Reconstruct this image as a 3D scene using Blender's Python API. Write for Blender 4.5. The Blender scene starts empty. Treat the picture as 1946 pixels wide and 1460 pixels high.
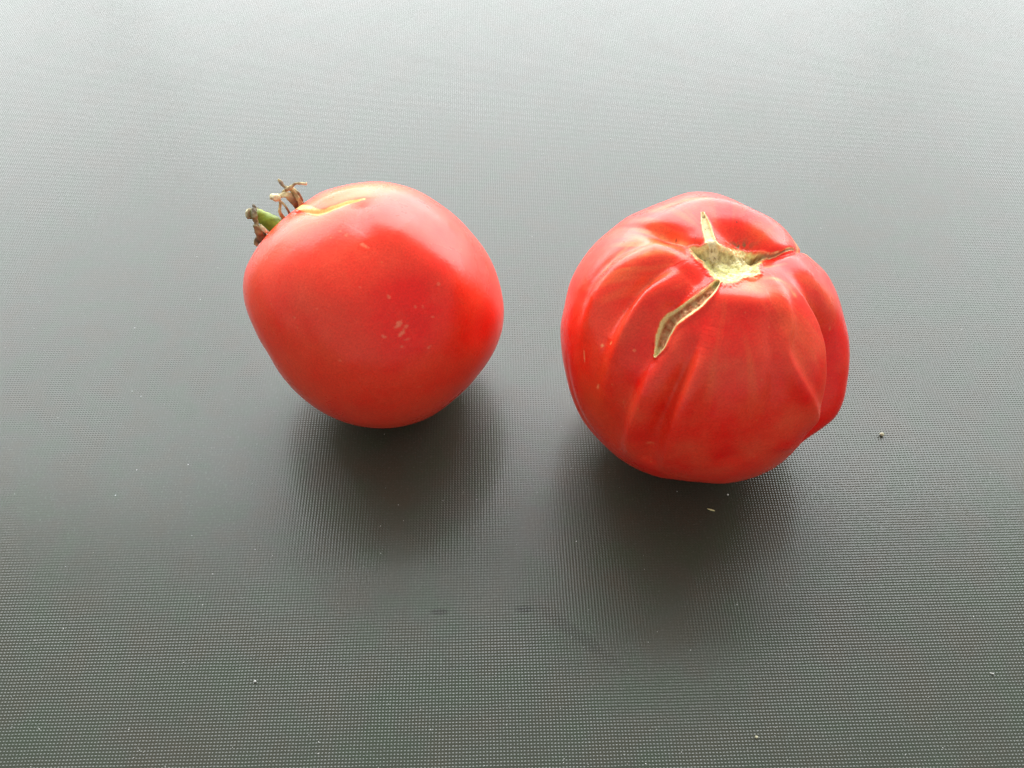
import bpy, math, random
import numpy as np
from mathutils import Vector

random.seed(3)
rng = np.random.default_rng(7)
sc = bpy.context.scene
col = sc.collection
R = math.radians

# ------------------------------------------------------------------ camera
PW, PH = 1946.0, 1460.0          # the photograph's frame
FPX = 1900.0                     # focal length in its pixels
PITCH = R(50)
DIST = 0.317                     # lens to table along the view axis, metres
CAM = np.array([0.0, -DIST * math.cos(PITCH), DIST * math.sin(PITCH)])
FWD = np.array([0.0, math.cos(PITCH), -math.sin(PITCH)])
RGT = np.array([1.0, 0.0, 0.0])
UPV = np.array([0.0, math.sin(PITCH), math.cos(PITCH)])
cd = bpy.data.cameras.new('camera')
cam = bpy.data.objects.new('camera', cd)
col.objects.link(cam)
cam.location = CAM
cam.rotation_euler = (math.pi / 2 - PITCH, 0, 0)
cd.sensor_width = 36
cd.lens = 36 * FPX / PW
cd.clip_start = 0.01
cd.clip_end = 50
sc.camera = cam

# ------------------------------------------------------------------ world and window light
w = bpy.data.worlds.new('World')
sc.world = w
w.use_nodes = True
w.node_tree.nodes['Background'].inputs[0].default_value = (1.0, 0.98, 0.93, 1)
w.node_tree.nodes['Background'].inputs[1].default_value = 0.70


def window_light(name, cx, width, dist, z0, z1, power, colour):
    """a window pane behind the table, facing it"""
    ld = bpy.data.lights.new(name, 'AREA')
    ld.shape = 'RECTANGLE'
    ld.size = width
    ld.size_y = z1 - z0
    ld.energy = power * width * (z1 - z0)
    ld.color = colour
    o = bpy.data.objects.new(name, ld)
    col.objects.link(o)
    o.location = (cx, dist, (z0 + z1) / 2)
    o.rotation_euler = (R(-90), 0, 0)          # facing the table
    
    return o


# unseen window in three columns, balanced to even the tabletop's tone; the sky is brightest at their top, duller surroundings show below
for cx, wd_, gain in ((-1.09, 1.12, 0.90), (0.0, 1.02, 1.08), (1.09, 1.12, 0.90)):
    window_light('window_light', cx, wd_, 1.05, 0.02, 0.80, 19.5 * gain, (0.95, 0.98, 1.0))
    window_light('window_light', cx, wd_, 1.05, 0.80, 1.40, 23.0 * gain, (0.93, 0.97, 1.0))
    window_light('window_light', cx, wd_, 1.05, 1.40, 1.64, 42.0 * gain, (0.93, 0.97, 1.0))

sc.view_settings.view_transform = 'Standard'
sc.view_settings.look = 'None'
sc.view_settings.exposure = 0
sc.view_settings.gamma = 1


# ------------------------------------------------------------------ helpers
def ray(px, py):
    v = FWD + RGT * (px - PW / 2) / FPX + UPV * (PH / 2 - py) / FPX
    return v


def ground(px, py, z=0.0):
    v = ray(px, py)
    return CAM + v * ((z - CAM[2]) / v[2])


def project(P):
    q = P - CAM
    zc = q @ FWD
    return np.stack([PW / 2 + FPX * (q @ RGT) / zc, PH / 2 - FPX * (q @ UPV) / zc], -1), zc


def smooth(a, b, x):
    t = np.clip((x - a) / (b - a), 0, 1)
    return t * t * (3 - 2 * t)


def vnoise(p, seed=0):
    """value noise in [-1, 1] for an (n, 3) array"""
    i = np.floor(p).astype(np.int64)
    f = p - i
    f = f * f * (3 - 2 * f)
    out = np.zeros(len(p))
    for dx in (0, 1):
        for dy in (0, 1):
            for dz in (0, 1):
                h = (i[:, 0] + dx) * 73856093 ^ (i[:, 1] + dy) * 19349663 ^ (i[:, 2] + dz) * 83492791 ^ (seed * 2654435761)
                h = (h ^ (h >> 13)) * 1274126177 & 0xffffffff
                v = ((h ^ (h >> 16)) & 0xffff) / 32767.5 - 1
                wgt = (f[:, 0] if dx else 1 - f[:, 0]) * (f[:, 1] if dy else 1 - f[:, 1]) * (f[:, 2] if dz else 1 - f[:, 2])
                out += v * wgt
    return out


def fbm(p, seed=0, octaves=4):
    s = np.zeros(len(p))
    a = 1.0
    for k in range(octaves):
        s += a * vnoise(p * 2 ** k + 17.3 * k, seed + k)
        a *= 0.5
    return s


def mix(a, b, t):
    t = np.asarray(t)[:, None]
    return a * (1 - t) + np.asarray(b) * t


def tag(o, label=None, cat=None, group=None, kind=None):
    if label: o['label'] = label
    if cat: o['category'] = cat
    if group: o['group'] = group
    if kind: o['kind'] = kind
    return o


def mesh_obj(name, verts, faces, mat, parent=None, colours=None, origin=None):
    me = bpy.data.meshes.new(name)
    V = np.asarray(verts, dtype=float)
    if origin is not None:
        V = V - np.asarray(origin)
    me.from_pydata(V.tolist(), [], [list(f) for f in faces])
    me.polygons.foreach_set('use_smooth', [True] * len(me.polygons))
    if colours is not None:
        a = me.color_attributes.new('tint', 'FLOAT_COLOR', 'POINT')
        c = np.concatenate([colours, np.ones((len(colours), 1))], 1).astype(np.float32)
        a.data.foreach_set('color', c.ravel())
    me.materials.append(mat)
    me.update()
    o = bpy.data.objects.new(name, me)
    col.objects.link(o)
    if parent is not None:
        o.parent = parent
    return o


# ------------------------------------------------------------------ materials
class NT:
    def __init__(self, name):
        self.m = bpy.data.materials.new(name)
        self.m.use_nodes = True
        self.t = self.m.node_tree
        self.b = self.t.nodes['Principled BSDF']

    def n(self, kind, **kw):
        nd = self.t.nodes.new(kind)
        for k, v in kw.items():
            setattr(nd, k, v)
        return nd

    def l(self, a, b):
        self.t.links.new(a, b)

    def math(self, op, a, b=None, c=None):
        nd = self.n('ShaderNodeMath', operation=op)
        for i, x in enumerate((a, b, c)):
            if x is None: continue
            if isinstance(x, (int, float)): nd.inputs[i].default_value = x
            else: self.l(x, nd.inputs[i])
        return nd.outputs[0]

    def noise(self, vec, scale, detail=3, rough=0.55):
        nd = self.n('ShaderNodeTexNoise')
        nd.inputs['Scale'].default_value = scale
        nd.inputs['Detail'].default_value = detail
        nd.inputs['Roughness'].default_value = rough
        self.l(vec, nd.inputs['Vector'])
        return nd.outputs['Fac']

    def ramp(self, fac, stops):
        nd = self.n('ShaderNodeValToRGB')
        el = nd.color_ramp.elements
        while len(el) < len(stops): el.new(0.5)
        for e, (p, c) in zip(el, stops):
            e.position = p
            e.color = (*c, 1) if len(c) == 3 else c
        self.l(fac, nd.inputs[0])
        return nd.outputs[0]

    def mixc(self, fac, a, b, mode='MIX'):
        nd = self.n('ShaderNodeMix', data_type='RGBA', blend_type=mode)
        for s, x in ((nd.inputs[0], fac), (nd.inputs[6], a), (nd.inputs[7], b)):
            if isinstance(x, (int, float)): s.default_value = x
            elif isinstance(x, tuple): s.default_value = (*x, 1)
            else: self.l(x, s)
        return nd.outputs[2]


def skin_material():
    k = NT('tomato_skin')
    tc = k.n('ShaderNodeTexCoord').outputs['Object']
    att = k.n('ShaderNodeAttribute', attribute_name='tint').outputs['Color']
    fine = k.noise(tc, 1500, 3)
    mid = k.noise(tc, 160, 4)
    c = att
    # tiny pale lenticels
    vo = k.n('ShaderNodeTexVoronoi')
    vo.inputs['Scale'].default_value = 260
    k.l(tc, vo.inputs['Vector'])
    dot = k.math('LESS_THAN', vo.outputs['Distance'], 0.075)
    pick = k.math('GREATER_THAN', k.noise(tc, 70, 1), 0.52)
    dot = k.math('MULTIPLY', k.math('MULTIPLY', dot, pick), 0.22)
    c = k.mixc(1.0, c, k.ramp(k.noise(tc, 1900, 2, 0.7), [(0.3, (0.88, 0.80, 0.80)), (0.7, (1.10, 1.25, 1.25))]), 'MULTIPLY')
    c = k.mixc(dot, c, (0.85, 0.30, 0.10))
    k.l(c, k.b.inputs['Base Color'])
    k.l(k.ramp(k.noise(tc, 90, 4), [(0.3, (SKIN_R0,) * 3), (0.75, (SKIN_R1,) * 3)]), k.b.inputs['Roughness'])
    k.b.inputs['IOR'].default_value = 1.42
    k.b.inputs['Specular IOR Level'].default_value = 0.46
    k.b.inputs['Subsurface Weight'].default_value = 0.3
    k.b.inputs['Subsurface Radius'].default_value = (1.0, 0.12, 0.06)
    k.b.inputs['Subsurface Scale'].default_value = 0.004
    bp = k.n('ShaderNodeBump')
    bp.inputs['Strength'].default_value = 0.10
    bp.inputs['Distance'].default_value = 0.0004
    k.l(k.math('ADD', fine, k.math('MULTIPLY', k.noise(tc, 350, 2), 1.2)), bp.inputs['Height'])
    k.l(bp.outputs[0], k.b.inputs['Normal'])
    return k.m


def dry_material(name, rough=0.7, scale=1400, bump=0.5, coat=0.0, spec=0.3, sss=0.0):
    k = NT(name)
    tc = k.n('ShaderNodeTexCoord').outputs['Object']
    att = k.n('ShaderNodeAttribute', attribute_name='tint').outputs['Color']
    f = k.noise(tc, scale, 4, 0.65)
    c = k.mixc(1.0, att, k.ramp(f, [(0.3, (0.78, 0.74, 0.66)), (0.7, (1.3, 1.3, 1.3))]), 'MULTIPLY')
    k.l(c, k.b.inputs['Base Color'])
    k.b.inputs['Roughness'].default_value = rough
    k.b.inputs['Specular IOR Level'].default_value = spec
    if sss:
        k.b.inputs['Subsurface Weight'].default_value = sss
        k.b.inputs['Subsurface Scale'].default_value = 0.001
    bp = k.n('ShaderNodeBump')
    bp.inputs['Strength'].default_value = bump
    bp.inputs['Distance'].default_value = 0.0004
    k.l(f, bp.inputs['Height'])
    k.l(bp.outputs[0], k.b.inputs['Normal'])
    return k.m


GRID_PITCH = 0.00083
GRID_ROT = R(1.6)
SLOPE_X, SLOPE_Y = 0.26, 0.24
TABLE_ROUGH = 0.16


def table_material():
    k = NT('embossed_tabletop')
    geo = k.n('ShaderNodeNewGeometry')
    pos = geo.outputs['Position']
    rot = k.n('ShaderNodeVectorRotate', rotation_type='Z_AXIS')
    rot.inputs['Angle'].default_value = -GRID_ROT
    k.l(pos, rot.inputs['Vector'])
    sep = k.n('ShaderNodeSeparateXYZ')
    k.l(rot.outputs[0], sep.inputs[0])
    # slight wander so that the rows are not ruler-perfect
    wob = k.n('ShaderNodeTexNoise')
    wob.inputs['Scale'].default_value = 120
    k.l(pos, wob.inputs['Vector'])
    ws = k.n('ShaderNodeSeparateXYZ')
    k.l(wob.outputs['Color'], ws.inputs[0])
    kk = 2 * math.pi / GRID_PITCH
    px = k.math('MULTIPLY', k.math('ADD', sep.outputs[0], k.math('MULTIPLY', ws.outputs[0], 0.00025)), kk)
    py = k.math('MULTIPLY', k.math('ADD', sep.outputs[1], k.math('MULTIPLY', ws.outputs[1], 0.00025)), kk)
    amp = k.math('MULTIPLY_ADD', k.noise(pos, 25, 3), 1.0, 0.55)
    # slopes of a field of little domes, (1 + cos x)(1 + cos y)
    dx = k.math('MULTIPLY', k.math('SINE', px), k.math('MULTIPLY_ADD', k.math('COSINE', py), 0.5, 0.5))
    dy = k.math('MULTIPLY', k.math('SINE', py), k.math('MULTIPLY_ADD', k.math('COSINE', px), 0.5, 0.5))
    nx = k.math('MULTIPLY', k.math('MULTIPLY', dx, SLOPE_X), amp)
    ny = k.math('MULTIPLY', k.math('MULTIPLY', dy, SLOPE_Y), amp)
    # grain
    g = k.n('ShaderNodeTexNoise')
    g.inputs['Scale'].default_value = 2600
    g.inputs['Detail'].default_value = 2
    k.l(pos, g.inputs['Vector'])
    gs = k.n('ShaderNodeSeparateXYZ')
    k.l(g.outputs['Color'], gs.inputs[0])
    nx = k.math('ADD', nx, k.math('MULTIPLY_ADD', gs.outputs[0], 0.12, -0.06))
    ny = k.math('ADD', ny, k.math('MULTIPLY_ADD', gs.outputs[1], 0.12, -0.06))
    comb = k.n('ShaderNodeCombineXYZ')
    k.l(nx, comb.inputs[0])
    k.l(ny, comb.inputs[1])
    comb.inputs[2].default_value = 1
    nrm = k.n('ShaderNodeVectorMath', operation='NORMALIZE')
    k.l(comb.outputs[0], nrm.inputs[0])
    k.l(nrm.outputs[0], k.b.inputs['Normal'])
    # colour: dark grey, faint green and brown cast in patches, worn dust
    base = k.ramp(k.noise(pos, 14, 4), [(0.3, (0.042, 0.051, 0.037)), (0.7, (0.047, 0.050, 0.038))])
    base = k.mixc(k.math('MULTIPLY', k.ramp(k.noise(pos, 1500, 3), [(0.55, (0, 0, 0)), (0.8, (1, 1, 1))]), 0.25), base, (0.16, 0.16, 0.15))
    base = k.mixc(1.0, base, k.ramp(k.noise(pos, 75, 2), [(0.35, (0.93, 1.05, 0.97)), (0.5, (1, 1, 1)), (0.65, (1.07, 0.97, 0.95))]), 'MULTIPLY')
    rgh = k.math('MULTIPLY_ADD', k.noise(pos, 40, 4), 0.10, TABLE_ROUGH - 0.05)
    # three faint smudges towards the viewer
    for (sx, sy, rx, ry, ang, st) in SMUDGES:
        mp = k.n('ShaderNodeMapping', vector_type='TEXTURE')
        c = ground(sx, sy)
        mp.inputs['Location'].default_value = (c[0], c[1], 0)
        mp.inputs['Rotation'].default_value = (0, 0, ang)
        mp.inputs['Scale'].default_value = (rx, ry, 1)
        k.l(pos, mp.inputs['Vector'])
        ln = k.n('ShaderNodeVectorMath', operation='LENGTH')
        k.l(mp.outputs[0], ln.inputs[0])
        f = k.math('MULTIPLY', k.ramp(ln.outputs['Value'], [(0.45, (1, 1, 1)), (1.0, (0, 0, 0))]), st)
        base = k.mixc(f, base, (0.020, 0.020, 0.016))
        rgh = k.math('MULTIPLY_ADD', f, -0.04, rgh)
    k.l(base, k.b.inputs['Base Color'])
    k.l(rgh, k.b.inputs['Roughness'])
    k.b.inputs['IOR'].default_value = 1.44
    k.b.inputs['Specular IOR Level'].default_value = 0.5
    return k.m


SKIN_R0, SKIN_R1 = 0.24, 0.36
SMUDGES = [(835, 1163, 0.0030, 0.0012, 0, 0.7), (997, 1158, 0.0032, 0.0016, 0, 0.7), (1095, 1205, 0.018, 0.0024, R(-40), 0.3)]
M_SKIN = skin_material()
M_SCAR = dry_material('corky_scar', 0.75, 900, 0.6, spec=0.15)
M_CRACK = dry_material('dry_crack', 0.85, 800, 0.8, spec=0.1)
M_DRY = dry_material('dry_sepal', 0.7, 900, 0.5)
M_STEM = dry_material('green_stem', 0.45, 500, 0.3, sss=0.1)
M_TABLE = table_material()

# ------------------------------------------------------------------ the surface
T = 0.9
n = 2
tv = [(-T, -T, 0), (T, -T, 0), (T, T, 0), (-T, T, 0), (-T, -T, -0.02), (T, -T, -0.02), (T, T, -0.02), (-T, T, -0.02)]
tf = [(0, 1, 2, 3), (7, 6, 5, 4), (0, 4, 5, 1), (1, 5, 6, 2), (2, 6, 7, 3), (3, 7, 4, 0)]
table = mesh_obj('tabletop', tv, tf, M_TABLE)
table.data.polygons.foreach_set('use_smooth', [False] * 6)
tag(table, 'grey finely embossed tabletop under both tomatoes', kind='structure')


# ------------------------------------------------------------------ fruit builder
class Fruit:
    """a fruit as a radial height field over directions from its centre"""

    def __init__(self, centre, outline, axis_px_off, NA=720, NP=400):
        self.cx, self.cy = centre
        o = np.array(outline, float)
        ang = np.arctan2(-(o[:, 1] - self.cy), o[:, 0] - self.cx)
        rad = np.hypot(o[:, 0] - self.cx, o[:, 1] - self.cy)
        k = np.argsort(ang)
        ang, rad = ang[k], rad[k]
        self.NB = 240
        self.bins = (np.arange(self.NB) + 0.5) / self.NB * 2 * np.pi - np.pi
        self.target = np.interp(self.bins, np.r_[ang - 2 * np.pi, ang, ang + 2 * np.pi], np.r_[rad, rad, rad])
        self.target = self.sm(self.target, 2)
        self.R = self.target.mean()
        r = ray(self.cx, self.cy)
        self.rayv = r
        self.v = -r / np.linalg.norm(r)                       # towards the lens
        self.e1 = np.cross(UPV, self.v); self.e1 /= np.linalg.norm(self.e1)
        self.e2 = np.cross(self.v, self.e1)
        # polar grid about the stem axis
        a = self.from_off(*axis_px_off)
        self.axis = a
        b = np.cross(a, [0.3, 0.9, 0.2]); b /= np.linalg.norm(b)
        c = np.cross(a, b)
        t = np.linspace(0, 1, NP + 1)
        th = np.pi * (0.80 * t + 0.20 * t * t)                # denser near the stem end
        ph = np.arange(NA) / NA * 2 * np.pi
        th_, ph_ = np.meshgrid(th[1:-1], ph, indexing='ij')
        d = (np.cos(th_)[..., None] * a + np.sin(th_)[..., None] * (np.cos(ph_)[..., None] * b + np.sin(ph_)[..., None] * c))
        self.N = np.vstack([a[None], d.reshape(-1, 3), -a[None]])
        q = []
        for i in range(NP - 2):
            s = 1 + i * NA
            for j in range(NA):
                j2 = (j + 1) % NA
                q.append((s + j, s + NA + j, s + NA + j2, s + j2))
        s = 1 + (NP - 2) * NA
        L = len(self.N) - 1
        for j in range(NA):
            j2 = (j + 1) % NA
            q.append((0, 1 + j, 1 + j2, 1 + j2))
            q.append((L, s + j2, s + j, s + j))
        self.F = np.array(q)
        self.sil = self.target.copy()
        self.disp = np.zeros(len(self.N))
        self.depth = DIST * 0.9
        cb = self.N @ self.v
        self.beta = np.arccos(np.clip(cb, -1, 1))
        self.psi = np.arctan2(self.N @ self.e2, self.N @ self.e1)
        self.fr, self.bk = 1.0, 1.0

    def sm(self, a, k):
        for _ in range(k):
            a = (np.roll(a, 1) + 2 * a + np.roll(a, -1)) / 4
        return a

    def from_off(self, ox, oy):
        s2 = ox * ox + oy * oy
        s = math.sqrt(s2)
        if s < 1:
            return ox * self.e1 + oy * self.e2 + math.sqrt(1 - s2) * self.v
        k = 2 - s                                            # over the edge, to the far side
        return (ox / s * k) * self.e1 + (oy / s * k) * self.e2 - math.sqrt(1 - k * k) * self.v

    def radii(self):
        b = self.bins
        ev = lambda q: np.interp(self.psi, np.r_[b[-1] - 2 * np.pi, b, b[0] + 2 * np.pi], np.r_[q[-1], q, q[0]])
        low = self.sm(self.sil, 160)                          # fine outline detail stays near the outline
        rs, fine = ev(low), ev(self.sil - low)
        s2 = np.sin(self.beta) ** 2
        core = np.where(self.beta < np.pi / 2, self.fr, self.bk) * self.R
        return core * (1 - s2) + rs * s2 + fine * s2 ** 7 + self.disp         # in pixels at the centre's depth

    def points(self):
        O = CAM + self.rayv * self.depth
        m = self.depth / FPX
        return O[None] + self.N * (self.radii() * m)[:, None]

    def fit(self, it=5):
        for k in range(it):
            lo, hi = 0.15, 0.45
            rr = self.radii()
            zmin = (self.N[:, 2] * rr).min()
            # z of lowest point: CAM.z + rayz*depth + depth/FPX*zmin = -0.0005
            self.depth = (-0.0005 - CAM[2]) / (self.rayv[2] + zmin / FPX)
            P, _ = project(self.points())
            dx, dy = P[:, 0] - self.cx, self.cy - P[:, 1]
            a = np.arctan2(dy, dx)
            r = np.hypot(dx, dy)
            bi = np.clip(((a + np.pi) / (2 * np.pi) * self.NB).astype(int), 0, self.NB - 1)
            mx = np.zeros(self.NB)
            np.maximum.at(mx, bi, r)
            self.sil = self.sm(self.sil * self.target / np.maximum(mx, 1), 1)
            err = np.abs(mx - self.target).max()
        print('fit error px', round(err, 2), 'depth', self.depth)

    def lookup(self, pts):
        """directions seen at photograph pixels on the present shape"""
        X = self.points()
        P, _ = project(X)
        front = np.where(self.beta < R(88))[0]
        out = []
        for p in pts:
            d = (P[front, 0] - p[0]) ** 2 + (P[front, 1] - p[1]) ** 2
            out.append(self.N[front[np.argmin(d)]])
        return np.array(out)

    def curve(self, pts, samples=70, over=None):
        """dense direction curve through pixels; 'over' adds directions past the edge"""
        D = self.lookup(pts)
        if over is not None:
            D = np.vstack([D, [self.from_off(*o) for o in over]])
        t = np.linspace(0, len(D) - 1, samples)
        Dp = np.vstack([2 * D[0] - D[1], D, 2 * D[-1] - D[-2]])
        i = np.minimum(t.astype(int), len(D) - 2)
        f = (t - i)[:, None]
        p0, p1, p2, p3 = Dp[i], Dp[i + 1], Dp[i + 2], Dp[i + 3]
        C = 0.5 * (2 * p1 + (p2 - p0) * f + (2 * p0 - 5 * p1 + 4 * p2 - p3) * f ** 2 + (3 * p1 - p0 - 3 * p2 + p3) * f ** 3)
        return C / np.linalg.norm(C, axis=1)[:, None]

    def dist(self, C):
        """signed distance in pixels to a curve, and the position along it"""
        best = np.full(len(self.N), 9e9)
        idx = np.zeros(len(self.N), int)
        near = np.where((self.N @ C.T).max(1) > 0.86)[0]
        D = np.linalg.norm(self.N[near][:, None] - C[None], axis=2)
        j = D.argmin(1)
        tan = np.gradient(C, axis=0)
        tan /= np.linalg.norm(tan, axis=1)[:, None]
        side = np.sign(np.einsum('ij,ij->i', np.cross(tan[j], self.N[near] - C[j]), C[j]))
        # true distance to the line, not to the sample
        rel = self.N[near] - C[j]
        al = np.einsum('ij,ij->i', rel, tan[j])
        inner = (j > 0) & (j < len(C) - 1)
        perp = np.sqrt(np.maximum((rel ** 2).sum(1) - np.where(inner, al ** 2, 0), 0))
        best[near] = perp * self.R * np.where(side == 0, 1, side)
        idx[near] = j
        return best, idx / (len(C) - 1)

    def stroke(self, pts, depth, wl, wr, over=None, sharp=False):
        """a valley (depth > 0) or ridge (< 0): wl/wr widths left and right of the drawing direction, lists run along it"""
        C = self.curve(pts, over=over)
        d, t = self.dist(C)
        f = lambda q: np.interp(t, np.linspace(0, 1, len(q)), q) if isinstance(q, (list, tuple)) else q
        wid = np.where(d > 0, f(wl), f(wr))
        a = np.abs(d) / wid
        prof = np.exp(-(np.sqrt(a * a + 0.04) - 0.2) * 1.6) if sharp else np.exp(-a * a)
        prof = np.where(np.abs(d) > 1e6, 0, prof)
        self.disp -= f(depth) * prof
        return d, t

    def dent(self, p, depth, rx, ry, rot=0.0):
        c = self.lookup([p])[0]
        e1 = self.e1 - c * (self.e1 @ c); e1 /= np.linalg.norm(e1)
        e2 = np.cross(c, e1)
        x, y = self.N @ e1 * self.R, self.N @ e2 * self.R
        x, y = x * math.cos(rot) + y * math.sin(rot), -x * math.sin(rot) + y * math.cos(rot)
        g = np.exp(-(x / rx) ** 2 - (y / ry) ** 2) * (self.N @ c > 0)
        self.disp -= depth * g
        return g

    def coords(self, p):
        c = self.lookup([p])[0]
        e1 = self.e1 - c * (self.e1 @ c); e1 /= np.linalg.norm(e1)
        e2 = np.cross(c, e1)
        return np.where(self.N @ c > 0, self.N @ e1 * self.R, 9e3), self.N @ e2 * self.R

    def finish(self):
        P = self.points()
        P[:, 2] = np.maximum(P[:, 2], 0.00012)
        return P

    def split(self, P, cols, root, parts):
        """parts: (name, face mask or None, material)"""
        F = self.F
        for name, mask, mat in parts:
            fm = mask
            f = F[fm]
            used, inv = np.unique(f, return_inverse=True)
            f = inv.reshape(f.shape)
            faces = [tuple(q) if q[2] != q[3] else tuple(q[:3]) for q in f.tolist()]
            yield name, mesh_obj(name, P[used], faces, mat, root, cols[used], origin=root.location)


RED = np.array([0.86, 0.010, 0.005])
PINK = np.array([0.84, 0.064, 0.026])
ORANGE = np.array([0.74, 0.13, 0.002])
CREAM = np.array([0.80, 0.60, 0.27])


def root_at(name, P, label, cat):
    e = bpy.data.objects.new(name, None)
    col.objects.link(e)
    e.empty_display_size = 0.01
    e.location = (float(P[:, 0].mean()), float(P[:, 1].mean()), 0)
    bpy.context.view_layer.update()
    return tag(e, label, cat)


# ================================================================== left tomato
out_l = [(722, 345), (786, 359), (840, 391), (893, 439), (929, 487), (950, 541), (958, 587), (954, 630), (939, 669),
         (907, 715), (865, 758), (815, 794), (751, 813), (686, 811), (644, 799), (590, 769), (548, 730), (512, 676),
         (483, 626), (464, 576), (461, 541), (467, 509), (482, 480), (512, 441), (544, 411), (576, 388), (608, 366),
         (651, 353), (686, 347)]
fl = Fruit((712, 580), out_l, (-0.86, 0.62))
fl.fr, fl.bk = 0.97, 0.82
fl.fit(4)
# soft shoulders, facets and the point at the blossom end
fl.stroke([(690, 395), (760, 440), (830, 500), (890, 570)], [-3, -9, -9, -4], 45, 45)
fl.stroke([(683, 392), (684, 420), (700, 455)], [7, 5, 0], 20, 20)
fl.dent((780, 610), 7, 95, 70, -0.5)
fl.dent((915, 625), 4, 34, 40)
fl.stroke([(590, 540), (660, 690), (740, 770)], [-4, -6, -2], 70, 70)
fl.stroke([(520, 500), (560, 600), (620, 720)], [3, 4, 1], 40, 40)
fl.stroke([(566, 402), (600, 403), (635, 395), (665, 385), (692, 379)], [6, 6, 4, 3, 1], 6, 16, sharp=True)
fl.dent((640, 370), -3, 50, 18, 0.3)
fl.disp += 1.2 * fbm(fl.N * 3.0, 5, 2)
fl.disp += 34 * (fl.N @ RGT) * np.cos(fl.beta) ** 2 * (fl.beta > np.pi / 2)      # its underside swells to the right
a_ = fl.N @ fl.axis
fl.disp -= 26 * np.exp(-((1 - a_) / 0.05))                    # the stem hollow, on the far side
fl.fit(5)
Pl = fl.finish()
N = fl.N
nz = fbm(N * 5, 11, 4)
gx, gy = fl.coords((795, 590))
deep_red = np.exp(-(gx / 85) ** 2 - (gy / 75) ** 2)  # two deeper red patches, at the middle and the right edge
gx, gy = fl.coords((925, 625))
deep_red = np.maximum(deep_red, 0.6 * np.exp(-(gx / 50) ** 2 - (gy / 45) ** 2))
cl = mix(np.tile(RED, (len(N), 1)), PINK, np.clip(0.72 + 0.22 * nz + 0.10 * fbm(N * 22, 12, 3) - 0.85 * deep_red, 0, 1))
gx, gy = fl.coords((655, 365))
g = 1.3 * np.exp(-((gx * 0.94 + gy * 0.34) / 96) ** 2 - ((gy * 0.94 - gx * 0.34) / 40) ** 2)
cl = mix(cl, ORANGE, np.clip(g * (1.0 + 0.3 * fbm(N * 9, 3, 3)), 0, 1))
gx, gy = fl.coords((560, 425))
cl = mix(cl, [0.75, 0.13, 0.045], 0.5 * np.exp(-(gx / 90) ** 2 - (gy / 55) ** 2))
d, t = fl.dist(fl.curve([(562, 401), (600, 404), (635, 396), (665, 385), (694, 379)]))
wd = np.interp(t, [0, 0.3, 0.6, 1], [6.5, 6.0, 4.5, 1.5])
cl = mix(cl, [0.95, 0.58, 0.20], smooth(1.35, 0.7, np.abs(d) / wd))
# small pale healed nicks
for (x, y, rx, ry, an, s) in [(757, 617, 5, 10, -0.6, 1), (774, 620, 7, 3.5, .5, .8), (763, 633, 8, 4, .8, 1), (730, 640, 5, 3, -.5, .7),
                              (692, 467, 9, 3.2, -.5, .9), (764, 660, 4, 2.5, 0, .8), (816, 659, 5, 2.5, .4, .7), (790, 583, 2, 2.5, 0, .6),
                              (803, 583, 2, 3, 0, .6), (739, 564, 3, 4, 0.6, .7), (658, 448, 4, 3, 0, .5), (646, 439, 3, 3, 0, .5),
                              (833, 540, 3, 3, 0, .6), (646, 686, 4, 2, 0, .5), (560, 604, 3, 2, -.6, .8), (772, 645, 6, 2, .2, .5),
                              (604, 588, 2, 2, 0, .6), (797, 735, 5, 1.5, 0, .4), (684, 547, 2, 2, 0, .6), (823, 602, 4, 2, .3, .6)]:
    gx, gy = fl.coords((x, y))
    wig = 1.4 * vnoise(N * 90, 21)
    u = (gx * math.cos(an) + gy * math.sin(an)) / rx
    v = (-gx * math.sin(an) + gy * math.cos(an)) / ry
    cl = mix(cl, [0.86, 0.30, 0.16], 0.5 * s * smooth(1.15, 0.6, np.hypot(u, v) + 0.35 * wig))
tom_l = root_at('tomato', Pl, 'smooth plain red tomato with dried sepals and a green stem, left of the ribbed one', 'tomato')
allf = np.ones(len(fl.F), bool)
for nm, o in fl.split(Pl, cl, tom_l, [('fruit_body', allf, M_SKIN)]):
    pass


# ---- stem and dried sepals of the left tomato
def zdepth(px, py, back=0.0):
    """distance factor of the left tomato's rim near a pixel, pushed back by metres"""
    P, zc = project(Pl)
    rim = np.where(np.abs(fl.beta - np.pi / 2) < 0.25)[0]
    i = rim[np.argmin((P[rim, 0] - px) ** 2 + (P[rim, 1] - py) ** 2)]
    return zc[i] + back


def at3(px, py, back):
    return CAM + ray(px, py) * zdepth(528, 428, back)


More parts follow.
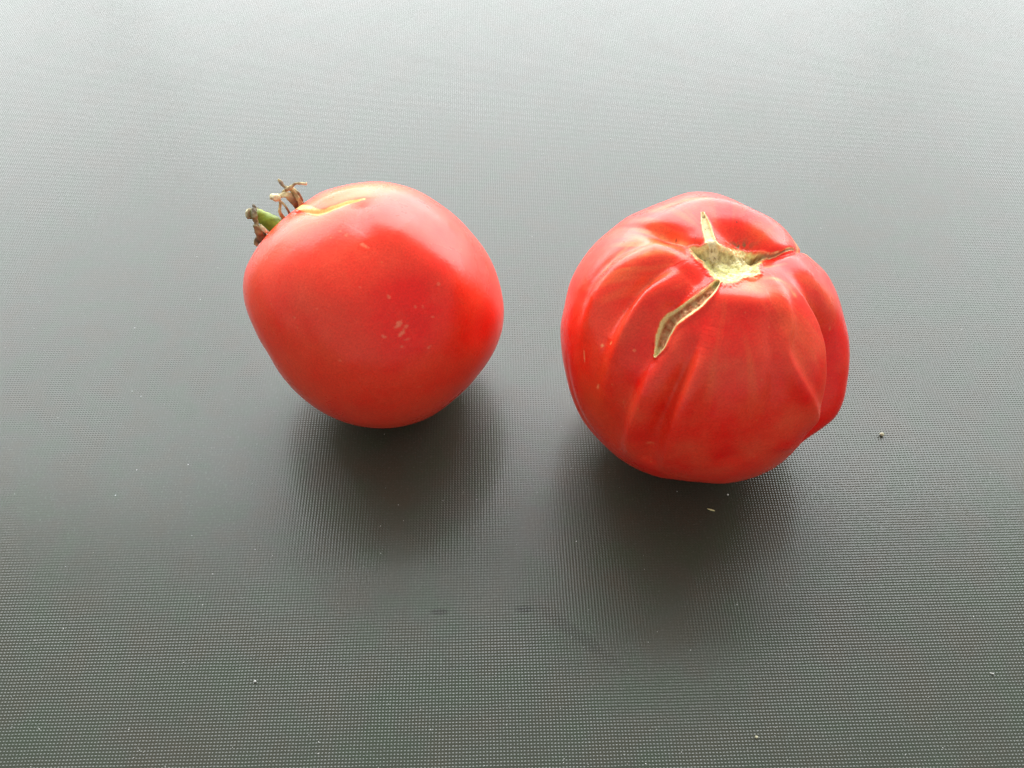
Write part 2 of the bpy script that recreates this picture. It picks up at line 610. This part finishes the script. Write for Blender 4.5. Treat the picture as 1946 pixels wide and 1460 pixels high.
def tube(name, pts, radii, colours, mat, parent, sides=14, flat=1.0, lump=0.0, twist=0.0, hollow=0.0, seed=0):
    """pts: (px, py, metres behind the rim); radii in photograph pixels"""
    K = np.array([at3(*p) for p in pts])
    n_ = (len(K) - 1) * 8 + 1
    t = np.linspace(0, len(K) - 1, n_)
    Kp = np.vstack([2 * K[0] - K[1], K, 2 * K[-1] - K[-2]])
    i = np.minimum(t.astype(int), len(K) - 2)
    f = (t - i)[:, None]
    p0, p1, p2, p3 = Kp[i], Kp[i + 1], Kp[i + 2], Kp[i + 3]
    C = 0.5 * (2 * p1 + (p2 - p0) * f + (2 * p0 - 5 * p1 + 4 * p2 - p3) * f ** 2 + (3 * p1 - p0 - 3 * p2 + p3) * f ** 3)
    rr = 1.22 * np.interp(t, np.arange(len(K)), radii) * fl.depth / FPX
    cc = np.stack([np.interp(t, np.linspace(0, len(K) - 1, len(colours)), [c[k] for c in colours]) for k in range(3)], 1)
    tan = np.gradient(C, axis=0); tan /= np.linalg.norm(tan, axis=1)[:, None]
    V, Cc = [], []
    for a in range(n_):
        s = np.cross(tan[a], fl.v); s /= np.linalg.norm(s)
        u = np.cross(s, tan[a])
        tw = twist * a / n_
        s, u = s * math.cos(tw) + u * math.sin(tw), u * math.cos(tw) - s * math.sin(tw)
        for b in range(sides):
            an = 2 * math.pi * b / sides
            x, y = math.cos(an), math.sin(an) * flat
            y -= hollow * (1 - x * x) * -1
            V.append(C[a] + (s * x + u * y) * rr[a])
            Cc.append(cc[a])
    V.append(C[0]); Cc.append(cc[0]); V.append(C[-1]); Cc.append(cc[-1])
    V = np.array(V); Cc = np.array(Cc)
    if lump:
        dv = np.stack([vnoise(V * 900, seed + 50 + k) for k in range(3)], 1) + 0.6 * np.stack([vnoise(V * 2200, seed + 80 + k) for k in range(3)], 1)
        V = V + dv * (lump * fl.depth / FPX)
    Cc = Cc * (1 + 0.35 * vnoise(V * 1500, seed + 9))[:, None]
    F = []
    for a in range(n_ - 1):
        for b in range(sides):
            b2 = (b + 1) % sides
            F.append((a * sides + b, a * sides + b2, (a + 1) * sides + b2, (a + 1) * sides + b))
    A, B = len(V) - 2, len(V) - 1
    for b in range(sides):
        b2 = (b + 1) % sides
        F.append((A, b2, b)); F.append((B, (n_ - 1) * sides + b, (n_ - 1) * sides + b2))
    return mesh_obj(name, V, F, mat, parent, np.clip(Cc, 0, 1), origin=tom_l.location)


GREEN, OLIVE, DULL = (0.17, 0.26, 0.02), (0.17, 0.19, 0.035), (0.16, 0.13, 0.06)
TAN, BROWN, DARK, PALE = (0.46, 0.38, 0.20), (0.22, 0.16, 0.09), (0.09, 0.07, 0.045), (0.68, 0.62, 0.40)
tube('stem', [(566, 470, 0.007), (540, 443, 0.004), (516, 424, 0.003), (498, 413, 0.003), (484, 407, 0.003), (476, 406, 0.003)],
     [15, 14, 12.5, 10.5, 9, 8.5], [GREEN, GREEN, GREEN, (0.24, 0.31, 0.03), OLIVE, DULL], M_STEM, tom_l, lump=1.2, seed=1)
tube('stem_end', [(479, 406, 0.0028), (473, 406, 0.0028), (469, 405, 0.0028)], [8, 8.5, 5], [DULL, (0.30, 0.26, 0.15), PALE], M_DRY, tom_l, lump=2.0, seed=2)
# sepal hugging the stem
tube('sepal', [(483, 389, 0.000), (484, 400, -0.001), (484, 412, -0.0012), (487, 426, -0.001), (492, 440, 0.0), (496, 455, 0.003)],
     [1.5, 4, 4.5, 4, 6, 8], [DARK, (0.15, 0.12, 0.08), DULL, (0.22, 0.18, 0.09), (0.30, 0.24, 0.12), BROWN], M_DRY, tom_l, flat=0.35, lump=2.2, seed=3)
tube('sepal', [(494, 428, -0.0012), (503, 438, -0.0010), (511, 443, 0.0005)], [2.5, 3.2, 2], [TAN, PALE, TAN], M_DRY, tom_l, flat=0.4, lump=1.0, seed=4)
tube('sepal', [(506, 448, 0.004), (498, 452, 0.003), (490, 458, 0.0025), (485, 466, 0.003)], [9, 7, 4.5, 4], [BROWN, BROWN, DARK, TAN], M_DRY, tom_l, flat=0.4, lump=2.0, seed=5)
tube('sepal', [(489, 400, 0.004), (488, 396, 0.004), (492, 404, 0.005)], [2, 3, 1.5], [DARK, DULL, DULL], M_DRY, tom_l, flat=0.4, lump=1.0, seed=6)
# curled sepal over the shoulder, with its forked tips
tube('sepal', [(580, 404, 0.004), (571, 391, 0.003), (565, 376, 0.002), (556, 364, 0.002), (546, 357, 0.002)],
     [6, 5.0, 4.5, 4.5, 3], [BROWN, (0.45, 0.28, 0.14), TAN, TAN, TAN], M_DRY, tom_l, flat=0.3, lump=1.4, twist=1.2, seed=7)
tube('sepal', [(577, 402, 0.005), (566, 388, 0.003), (556, 378, 0.002), (544, 371, 0.001), (531, 372, 0.001), (520, 377, 0.001)],
     [7, 7.5, 7.0, 5.5, 3.2, 4.5], [DARK, (0.16, 0.06, 0.035), BROWN, TAN, TAN, PALE], M_DRY, tom_l, flat=0.3, lump=1.4, twist=-0.6, seed=8)
tube('sepal', [(534, 374, 0.0008), (526, 377, 0.0), (519, 374, 0.0), (514, 376, 0.0)], [3, 5, 5, 3], [TAN, PALE, PALE, TAN], M_DRY, tom_l, lump=2.2, seed=9)
tube('sepal', [(548, 359, 0.001), (540, 355, 0.001), (534, 347, 0.001), (529, 340, 0.001)], [3.5, 2.2, 3.0, 1.5], [TAN, BROWN, (0.22, 0.15, 0.10), TAN], M_DRY, tom_l, flat=0.45, lump=0.8, seed=10)
tube('sepal', [(541, 362, 0.000), (553, 356, 0.000), (560, 350, 0.000), (570, 349, 0.0), (583, 349, 0.0)], [2, 2.6, 2.0, 2.0, 2.6], [BROWN, TAN, BROWN, TAN, PALE], M_DRY, tom_l, flat=0.5, lump=0.8, seed=11)
tube('sepal', [(529, 381, 0.001), (538, 387, 0.001), (545, 396, 0.001), (552, 410, 0.003)], [1.8, 1.8, 1.8, 2], [PALE, TAN, BROWN, BROWN], M_DRY, tom_l, flat=0.6, lump=0.5, seed=12)
tube('sepal', [(532, 380, 0.002), (532, 392, 0.002), (532, 404, 0.002), (541, 418, 0.004)], [2.2, 2.2, 2.8, 3.6], [TAN, (0.42, 0.30, 0.13), TAN, (0.42, 0.30, 0.13)], M_DRY, tom_l, flat=0.5, lump=0.6, seed=13)
tube('sepal', [(536, 371, 0.002), (541, 364, 0.002), (549, 360, 0.002), (558, 361, 0.002), (567, 370, 0.002), (574, 384, 0.003)], [2, 2.5, 3, 3, 3, 3], [BROWN, TAN, PALE, TAN, BROWN, BROWN], M_DRY, tom_l, flat=0.5, lump=1.0, seed=14)

# ================================================================== right tomato
out_r = [(1311, 365), (1361, 367), (1389, 377), (1430, 398), (1472, 418), (1496, 439), (1511, 459), (1519, 474), (1543, 492),
         (1570, 517), (1591, 558), (1603, 599), (1613, 640), (1615, 681), (1611, 722), (1605, 759), (1587, 796), (1554, 821),
         (1525, 839), (1500, 868), (1467, 893), (1422, 911), (1369, 920), (1328, 916), (1287, 912), (1254, 908), (1213, 893),
         (1172, 868), (1143, 841), (1106, 798), (1085, 751), (1075, 710), (1067, 661), (1065, 619), (1073, 582), (1083, 537),
         (1102, 500), (1130, 463), (1163, 435), (1196, 410), (1225, 398), (1262, 383), (1287, 372)]
fr = Fruit((1340, 642), out_r, (0.16, 0.50), NA=840, NP=460)
fr.fr, fr.bk = 0.97, 0.83
fr.fit(4)
# scar hollow and the hollow behind it
fr.dent((1375, 500), 27, 85, 46, 0.1)
fr.dent((1425, 458), 32, 62, 30, -0.3)
fr.dent((1265, 440), 16, 42, 20, -0.4)
# groove that lets the left shoulder stand in front of the back lobe
fr.stroke([(1350, 492), (1310, 466), (1262, 444), (1215, 430), (1165, 438)], [12, 16, 13, 6, 1], 24, 11)
# back rim
fr.stroke([(1290, 395), (1350, 385), (1420, 405), (1480, 435)], [-3, -8, -11, -7], 20, 30)
# crease to the right between back lobe and right lobe
fr.stroke([(1430, 492), (1470, 486), (1512, 474)], [10, 12, 9], 9, 14, over=[(0.80, 0.68), (0.86, 0.85)], sharp=True)
# the deep fold at the right
fs_, fb_ = fr.N @ fr.e1 * fr.R, fr.N @ fr.e2 * fr.R
fy = fr.cy - fb_ / 0.95
ys = [500, 520, 560, 610, 650, 720, 790, 842, 880]
yy = np.linspace(480, 900, 200)
xx = np.interp(yy, ys, [1477, 1492, 1522, 1552, 1565, 1565, 1548, 1521, 1497])
xx = np.convolve(np.pad(xx, 14, 'edge'), np.hanning(29) / np.hanning(29).sum(), 'valid')
xf = (np.interp(fy, yy, xx) - fr.cx) * 0.915
dd = np.interp(yy, [505, 540, 580, 640, 700, 760, 800, 835, 872], [0, 6, 18, 46, 76, 92, 92, 78, 0])
dd = np.convolve(np.pad(dd, 14, 'edge'), np.hanning(29) / np.hanning(29).sum(), 'valid')
dep = np.interp(fy, yy, dd)
silx = np.sqrt(np.maximum(fr.R ** 2 - fb_ ** 2, 1))
tt = (fs_ - xf) / np.maximum(silx - xf, 12)
valley = smooth(0.0, 0.26, tt) * (1 - smooth(0.38, 1.0, tt)) * (fr.beta < np.pi / 2)
fr.disp -= dep * valley
fr.disp += 6 * (dep / 92) * np.exp(-((fs_ - xf + 20) / 24) ** 2) * (fr.beta < np.pi / 2)
# ribs on the front
fr.stroke([(1478, 545), (1497, 610), (1500, 690), (1490, 780), (1470, 850)], [-3, -8, -9, -5, -1], 11, 18)
fr.stroke([(1466, 590), (1474, 660), (1468, 760), (1440, 860)], [3, 8, 7, 2], 24, 16)
fr.dent((1405, 568), -9, 75, 26, -0.1)
fr.dent((1310, 500), -6, 34, 24, -0.5)
fr.stroke([(1350, 620), (1326, 695), (1293, 770), (1268, 850), (1262, 895)], [-2.0, -15.1, -17.1, -11.3, -2.0], 26, 12)
fr.stroke([(1318, 660), (1285, 735), (1252, 805), (1232, 870)], [5.7, 17.1, 18.9, 7.6], 18, 16)
fr.stroke([(1262, 665), (1225, 745), (1200, 820), (1196, 870)], [-3.8, -13.3, -11.3, -2.0], 18, 16)
fr.stroke([(1232, 670), (1198, 740), (1170, 810), (1165, 850)], [2.0, 7.6, 9.5, 2.0], 22, 22)
fr.stroke([(1318, 545), (1280, 580), (1255, 625), (1236, 680)], [9.5, 26.5, 26.5, 9.5], 20, 23)
fr.stroke([(1290, 512), (1235, 560), (1196, 620), (1165, 690), (1150, 760)], [-3.8, -15.1, -15.1, -5.7, -2.0], 19, 17)
fr.stroke([(1272, 505), (1222, 530), (1180, 580), (1152, 640)], [7.6, 22.7, 20.9, 3.8], 20, 18)
fr.stroke([(1240, 475), (1180, 510), (1135, 570), (1108, 650)], [-3.8, -9.5, -11.3, -2.0], 24, 22)
fr.stroke([(1225, 462), (1155, 500), (1112, 560)], [3.8, 5.7, 2.0], 16, 16)
fr.stroke([(1400, 870), (1420, 800), (1420, 720)], [5, 4, 1], 24, 24)
fr.stroke([(1078, 690), (1098, 775), (1140, 835)], [1, 3, 2], 16, 12)
fr.stroke([(1530, 520), (1570, 600), (1590, 700)], [-4, -5, -3], 26, 26)
# lips of the cracks stand slightly proud, the cracks sink
CR1 = [(1364, 537), (1346, 556), (1322, 576), (1298, 594), (1278, 612), (1265, 634), (1256, 656), (1246, 675)]
CR2 = [(1356, 478), (1350, 455), (1342, 430), (1335, 406)]
CR3 = [(1440, 490), (1462, 487), (1485, 479), (1508, 474)]
c1, c2, c3 = fr.curve(CR1), fr.curve(CR2), fr.curve(CR3)
fr.disp += 1.0 * fbm(fr.N * 4.0, 15, 3)
for _ in range(2):
    d1, t1 = fr.dist(c1); d2, t2 = fr.dist(c2); d3, t3 = fr.dist(c3)
w1 = np.interp(t1, [0, 0.1, 0.3, 0.6, 0.85, 1], [4, 7, 10.5, 12.5, 9.5, 3])
w2 = np.interp(t2, [0, 0.3, 0.7, 1], [11, 8, 6.5, 2])
w3 = np.interp(t3, [0, 0.4, 1], [6, 3, 1.5])
jag = 0.05 * fbm(fr.N * 38, 31, 3)
u1 = np.abs(d1) / w1 + jag
u2 = np.abs(d2) / w2 + jag
u3 = np.abs(d3) / w3 + jag
fr.disp += 4.0 * np.exp(-((u1 - 1.4) / 0.45) ** 2) * (u1 < 4)
fr.disp -= 8.5 * smooth(1.15, 0.5, u1)
fr.disp += 1.5 * np.exp(-((u2 - 1.2) / 0.4) ** 2) * (u2 < 4)
fr.disp -= 3 * smooth(1.1, 0.5, u2)
fr.disp -= 2 * smooth(1.1, 0.4, u3)
# the corky scar: an irregular polygon in photograph pixels
SCAR = [(1316, 476), (1332, 480), (1345, 470), (1356, 468), (1366, 474), (1382, 480), (1400, 484), (1418, 489), (1438, 488), (1449, 490),
        (1440, 500), (1434, 508), (1437, 518), (1424, 523), (1408, 524), (1396, 533), (1378, 535), (1362, 527), (1350, 514), (1340, 500), (1326, 488)]
fr.fit(5)
P_, z_ = project(fr.points())
poly = np.array(SCAR, float)


def poly_sd(P, poly):
    """signed distance, positive inside"""
    ins = np.zeros(len(P), bool)
    dm = np.full(len(P), 1e9)
    for k in range(len(poly)):
        a, b = poly[k], poly[(k + 1) % len(poly)]
        ab = b - a
        t = np.clip(((P - a) @ ab) / (ab @ ab), 0, 1)
        dm = np.minimum(dm, np.hypot(*(P - a - t[:, None] * ab).T))
        c = ((a[1] > P[:, 1]) != (b[1] > P[:, 1])) & (P[:, 0] < (b[0] - a[0]) * (P[:, 1] - a[1]) / (b[1] - a[1] + 1e-12) + a[0])
        ins ^= c
    return np.where(ins, dm, -dm)


sd = np.where(fr.beta < R(80), poly_sd(P_, poly), -99) + 2.0 * fbm(fr.N * 45, 41, 3)
fr.disp += 3.5 * np.exp(-((sd + 6) / 5.0) ** 2)
fr.disp -= 10.0 * smooth(-4, 10, sd)
inside = smooth(-1, 2, sd)
rough = fbm(fr.N * 60, 51, 4)
fr.disp += inside * 1.9 * rough
fr.disp += smooth(1.0, 0.7, u1) * 1.8 * fbm(fr.N * 70, 61, 3)
fr.fit(1)
Pr = fr.finish()
N = fr.N
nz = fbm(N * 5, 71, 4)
cr = mix(np.tile(RED, (len(N), 1)), PINK, np.clip(0.50 + 0.42 * nz + 0.10 * fbm(N * 22, 12, 3) - 0.5 * np.clip((fs_ - xf) / 8, 0, 1) * smooth(560, 640, fy), 0, 1))  # right lobe painted deeper red to stand for shade behind the fold
# orange blush on shoulders, along the fold and at the lower left
for (x, y, rx, ry, s, cc) in [(1452, 440, 34, 22, .55, (0.74, 0.10, 0.02)), (1130, 740, 45, 90, .5, (0.74, 0.06, 0.012)), (1230, 470, 110, 30, .45, (0.74, 0.15, 0.05)),
                              (1440, 545, 60, 20, .55, (0.76, 0.22, 0.08)), (1290, 385, 50, 14, .6, (0.78, 0.25, 0.09)), (1515, 478, 24, 14, .8, (0.80, 0.38, 0.12)),
                              (1553, 660, 22, 70, .35, (0.74, 0.10, 0.03)), (1180, 600, 50, 60, .35, (0.72, 0.08, 0.03))]:
    gx, gy = fr.coords((x, y))
    cr = mix(cr, cc, np.clip(s * np.exp(-(gx / rx) ** 2 - (gy / ry) ** 2) * (1 + 0.5 * fbm(N * 8, 5, 3)), 0, 1))
# fine pale lines fan out from the stem end over the shoulders
def fan(F_, cols, seed, strength, lo, hi):
    b = np.cross(F_.axis, [0.3, 0.9, 0.2]); b /= np.linalg.norm(b)
    c = np.cross(F_.axis, b)
    az = np.arctan2(F_.N @ c, F_.N @ b)
    pol = np.arccos(np.clip(F_.N @ F_.axis, -1, 1))
    q = np.stack([np.cos(az) * 9, np.sin(az) * 9, pol * 1.6], 1)
    st = smooth(0.05, 0.75, fbm(q, seed, 3)) * smooth(lo - 0.15, lo + 0.1, pol) * smooth(hi + 0.35, hi - 0.3, pol)
    return mix(cols, [0.84, 0.26, 0.07], np.clip(strength * st, 0, 1))


gx, gy = fr.coords((1190, 480))
cr = mix(cr, fan(fr, cr, 201, 0.50, 0.35, 0.95), np.exp(-(gx / 120) ** 2 - (gy / 90) ** 2))
cr = fan(fr, cr, 301, 0.14, 0.35, 0.95)
# pale streaks running out from the scar over the shoulders
for pts, wd_, s in [([(1320, 478), (1290, 462), (1250, 448), (1210, 440)], 4, .55), ([(1310, 490), (1250, 478), (1190, 500)], 5, .35),
                    ([(1395, 536), (1440, 528), (1480, 532), (1510, 555)], 4, .6), ([(1505, 553), (1514, 566)], 3, .9),
                    ([(1230, 455), (1170, 490), (1130, 540)], 4, .3), ([(1445, 508), (1500, 500)], 3, .3), ([(1512, 472), (1520, 477)], 7, .8)]:
    d, t = fr.dist(fr.curve(pts))
    cr = mix(cr, [0.82, 0.42, 0.14], s * np.exp(-(d / wd_) ** 2) * np.clip(0.7 + 0.6 * vnoise(N * 30, 8), 0, 1) * np.sin(np.pi * np.clip(t * 0.9 + 0.08, 0, 1)))
for (x, y, rx, ry, an, s) in [(1145, 656, 5, 3, .5, .8), (1161, 653, 5, 2.4, .5, .9), (1110, 677, 2, 12, 0, .7), (1136, 735, 3, 7, -.5, .6), (1205, 666, 3, 3, 0, .5),
                              (1577, 625, 2, 5, .3, .6), (1236, 841, 8, 3, 0, .4), (1447, 722, 3, 2, 0, .5)]:
    gx, gy = fr.coords((x, y))
    u = (gx * math.cos(an) + gy * math.sin(an)) / rx
    v = (-gx * math.sin(an) + gy * math.cos(an)) / ry
    cr = mix(cr, [0.88, 0.40, 0.16], 0.6 * s * smooth(1.15, 0.6, np.hypot(u, v) + 0.4 * vnoise(N * 90, 22)))
for (x, y, r_, s) in [(1318, 406, 2.6, .8), (1400, 422, 2, .8), (1322, 452, 2, .7), (1475, 518, 2.4, .8), (1285, 458, 2.2, .7), (1352, 402, 1.8, .5), (1395, 478, 3, .5), (1300, 472, 1.8, .6)]:
    gx, gy = fr.coords((x, y))
    cr = mix(cr, [0.09, 0.03, 0.02], s * smooth(1.3, 0.5, np.hypot(gx, gy) / r_))
# grey-brown scuff in the hollow behind the scar
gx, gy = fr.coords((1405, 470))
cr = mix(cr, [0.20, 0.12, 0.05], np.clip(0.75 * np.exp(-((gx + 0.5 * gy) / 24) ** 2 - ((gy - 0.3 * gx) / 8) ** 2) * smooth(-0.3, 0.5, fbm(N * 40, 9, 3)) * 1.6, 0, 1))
# cream lips
lip = np.maximum.reduce([smooth(1.55, 1.12, u1) * (np.abs(d1) < 50), 0.9 * smooth(1.7, 1.1, u2) * (np.abs(d2) < 30), 0.55 * smooth(1.8, 1.1, u3) * (np.abs(d3) < 20), 0.9 * smooth(-11, -1, sd)])
lip = np.clip(lip * (1 + 0.45 * fbm(N * 30, 77, 3)), 0, 1)
cr = mix(cr, mix(np.tile([0.76, 0.18, 0.04], (len(N), 1)), CREAM, smooth(0.25, 0.8, lip)), np.clip(lip * 1.3, 0, 1))
# crack floor
fl1 = smooth(0.98, 0.78, u1)
brown = mix(np.tile([0.40, 0.14, 0.065], (len(N), 1)), [0.62, 0.31, 0.17], np.clip(0.5 + 0.7 * fbm(N * 50, 33, 3), 0, 1))
brown = mix(brown, [0.55, 0.50, 0.24], smooth(0.86, 0.97, t1) + smooth(0.12, 0.02, t1))
cr = mix(cr, brown, fl1)
rim1 = np.exp(-((u1 - 1.04) / 0.12) ** 2)
cr = mix(cr, [0.82, 0.68, 0.36], np.clip(rim1 * 0.9, 0, 1) * (np.abs(d1) < 50))
# pale fibres across the crack
fib = smooth(0.30, 0.75, vnoise(np.stack([t1 * 46, d1 * 0.05 + 3, t1 * 0], 1), 91)) * fl1
cr = mix(cr, [0.60, 0.45, 0.24], 0.45 * fib)
# scar colours: pale lime in front, brown and dark towards the back and the right tip
scar = mix(np.tile([0.86, 0.84, 0.40], (len(N), 1)), [0.98, 0.95, 0.62], np.clip(0.5 + 0.6 * fbm(N * 30, 44, 3), 0, 1))
bk = smooth(506, 487, P_[:, 1] + 9 * fbm(N * 26, 45, 3) + 0.12 * np.abs(P_[:, 0] - 1352) * 0)
scar = mix(scar, mix(np.tile([0.30, 0.19, 0.08], (len(N), 1)), [0.62, 0.52, 0.28], np.clip(0.4 + 0.9 * fbm(N * 34, 53, 3), 0, 1)), 0.85 * bk)
tip = smooth(1412, 1438, P_[:, 0] + 10 * fbm(N * 26, 46, 3))
scar = mix(scar, [0.42, 0.24, 0.09], 0.75 * tip * np.clip(0.6 + 0.8 * fbm(N * 50, 47, 2), 0, 1))
spots = smooth(0.5, 0.85, fbm(N * 55, 48, 3))
scar = mix(scar, [0.20, 0.13, 0.05], 0.7 * spots * np.clip(0.25 + bk + tip, 0, 1))
veins = np.exp(-(np.abs(vnoise(N * 22, 49)) / 0.05) ** 2)
scar = mix(scar, [0.36, 0.36, 0.10], 0.4 * veins)
cr = mix(cr, scar, smooth(0.0, 2.5, sd))
c2c = mix(np.tile([0.74, 0.62, 0.38], (len(N), 1)), [0.24, 0.15, 0.07], smooth(0.2, 0.8, fbm(N * 45, 52, 3)))
cr = mix(cr, c2c, smooth(0.95, 0.6, u2))
cr = mix(cr, [0.25, 0.12, 0.05], 0.8 * smooth(0.8, 0.4, u3))

tom_r = root_at('tomato', Pr, 'ribbed red tomato with pale stem scar and open brown crack, right of the smooth one', 'tomato')
fsd = sd[fr.F].mean(1); fu1 = u1[fr.F].mean(1); fu2 = u2[fr.F].mean(1)
m_scar = fsd > 0.5
m_c1 = (fu1 < 0.95) & ~m_scar
m_c2 = (fu2 < 0.9) & ~m_scar & ~m_c1
m_sk = ~(m_scar | m_c1 | m_c2)
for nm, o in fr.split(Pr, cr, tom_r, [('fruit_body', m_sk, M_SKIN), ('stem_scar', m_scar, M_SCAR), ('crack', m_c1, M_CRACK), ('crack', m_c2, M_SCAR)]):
    pass
parts = [o for o in tom_r.children if o.name.startswith('crack')]
tag(parts[0], 'wide brown curved crack'); tag(parts[1], 'narrow tan crack behind the scar')


# ================================================================== crumbs and dust on the surface
def plain(name, c, rough=0.7):
    k = NT(name)
    tc = k.n('ShaderNodeTexCoord').outputs['Object']
    f = k.noise(tc, 2500, 3)
    k.l(k.ramp(f, [(0.3, tuple(0.6 * x for x in c)), (0.7, c)]), k.b.inputs['Base Color'])
    k.b.inputs['Roughness'].default_value = rough
    return k.m


M_CRUMB = plain('crumb_matter', (0.62, 0.60, 0.40))
M_STRAW = plain('straw_matter', (0.80, 0.72, 0.36))
M_DUST = plain('white_dust', (0.75, 0.76, 0.72))


def pebble(r, seed, squash=(1, 1, 1), nu=9, nv=12):
    V, F = [], []
    for i in range(nu + 1):
        a = math.pi * i / nu
        for j in range(nv):
            b = 2 * math.pi * j / nv
            V.append((math.sin(a) * math.cos(b), math.sin(a) * math.sin(b), math.cos(a)))
    V = np.array(V)
    V = V * (1 + 0.30 * vnoise(V * 2.1 + seed * 7.7, seed))[:, None] * r * np.array(squash)
    for i in range(nu):
        for j in range(nv):
            j2 = (j + 1) % nv
            F.append((i * nv + j, (i + 1) * nv + j, (i + 1) * nv + j2, i * nv + j2))
    V[:, 2] -= V[:, 2].min() - 0.00002
    return V, F


def bit(name, px, py, mat, label, cat, r, seed, squash, rz=0.0):
    V, F = pebble(r, seed, squash)
    o = mesh_obj(name, V, F, mat)
    g = ground(px, py)
    o.location = (g[0], g[1], 0)
    o.rotation_euler = (0, 0, rz)
    return tag(o, label, cat)


bit('crumb', 1675, 828, M_CRUMB, 'tiny pale crumb lying on the table to the right of the ribbed tomato', 'crumb', 0.0006, 3, (1.15, 0.8, 0.9), -0.5)
bit('straw_bit', 1351, 970, M_STRAW, 'tiny yellow straw sliver in the shadow in front of the ribbed tomato', 'straw', 0.00105, 4, (1, 0.2, 0.2), -0.35)
bit('crumb', 1383, 941, M_DUST, 'pinhead white crumb just below the ribbed tomato', 'crumb', 0.00024, 5, (1, 1, 0.8))
bit('crumb', 1437, 1402, M_CRUMB, 'tiny pale green crumb near the bottom edge of the table, right of centre', 'crumb', 0.00034, 6, (1, 1, 0.8))
bit('crumb', 485, 1296, M_DUST, 'tiny white crumb on the table at lower left', 'crumb', 0.0003, 7, (1.2, .8, 0.8))
bit('crumb', 1885, 1281, M_DUST, 'tiny white sliver on the table near the right edge', 'crumb', 0.0005, 8, (1.2, .3, 0.4), -0.3)
# dust nobody could count
V, F = [], []
known = [(941, 1285), (1053, 1300), (1194, 1274), (1232, 1221), (1065, 1347), (1071, 1450), (1227, 1452), (1295, 1430), (1586, 1229), (1720, 1435),
         (485, 1045), (606, 1411), (605, 1433), (521, 1447), (379, 1134), (486, 1296), (273, 1430), (22, 1325), (75, 1386), (1160, 264), (842, 952), (757, 960), (767, 990)]
while len(known) < 300:
    x, y = rng.uniform(0, PW), PH * (1 - rng.uniform(0, 1) ** 1.6 * 0.75)
    known.append((x, y))
for i, (x, y) in enumerate(known):
    g = ground(x, y)
    r = (0.00013 if i < 23 else rng.uniform(0.00004, 0.00012))
    v, f = pebble(r, i + 20, (rng.uniform(0.7, 2.0), rng.uniform(0.5, 1), 0.6), 4, 6)
    an = rng.uniform(0, 3.1)
    v = v @ np.array([[math.cos(an), math.sin(an), 0], [-math.sin(an), math.cos(an), 0], [0, 0, 1]])
    b = len(V)
    V += (v + [g[0], g[1], 0]).tolist()
    F += [tuple(b + q for q in ff) for ff in f]
dust = mesh_obj('dust', V, F, M_DUST)
tag(dust, 'fine white dust specks scattered over the grey tabletop', 'dust', kind='stuff')
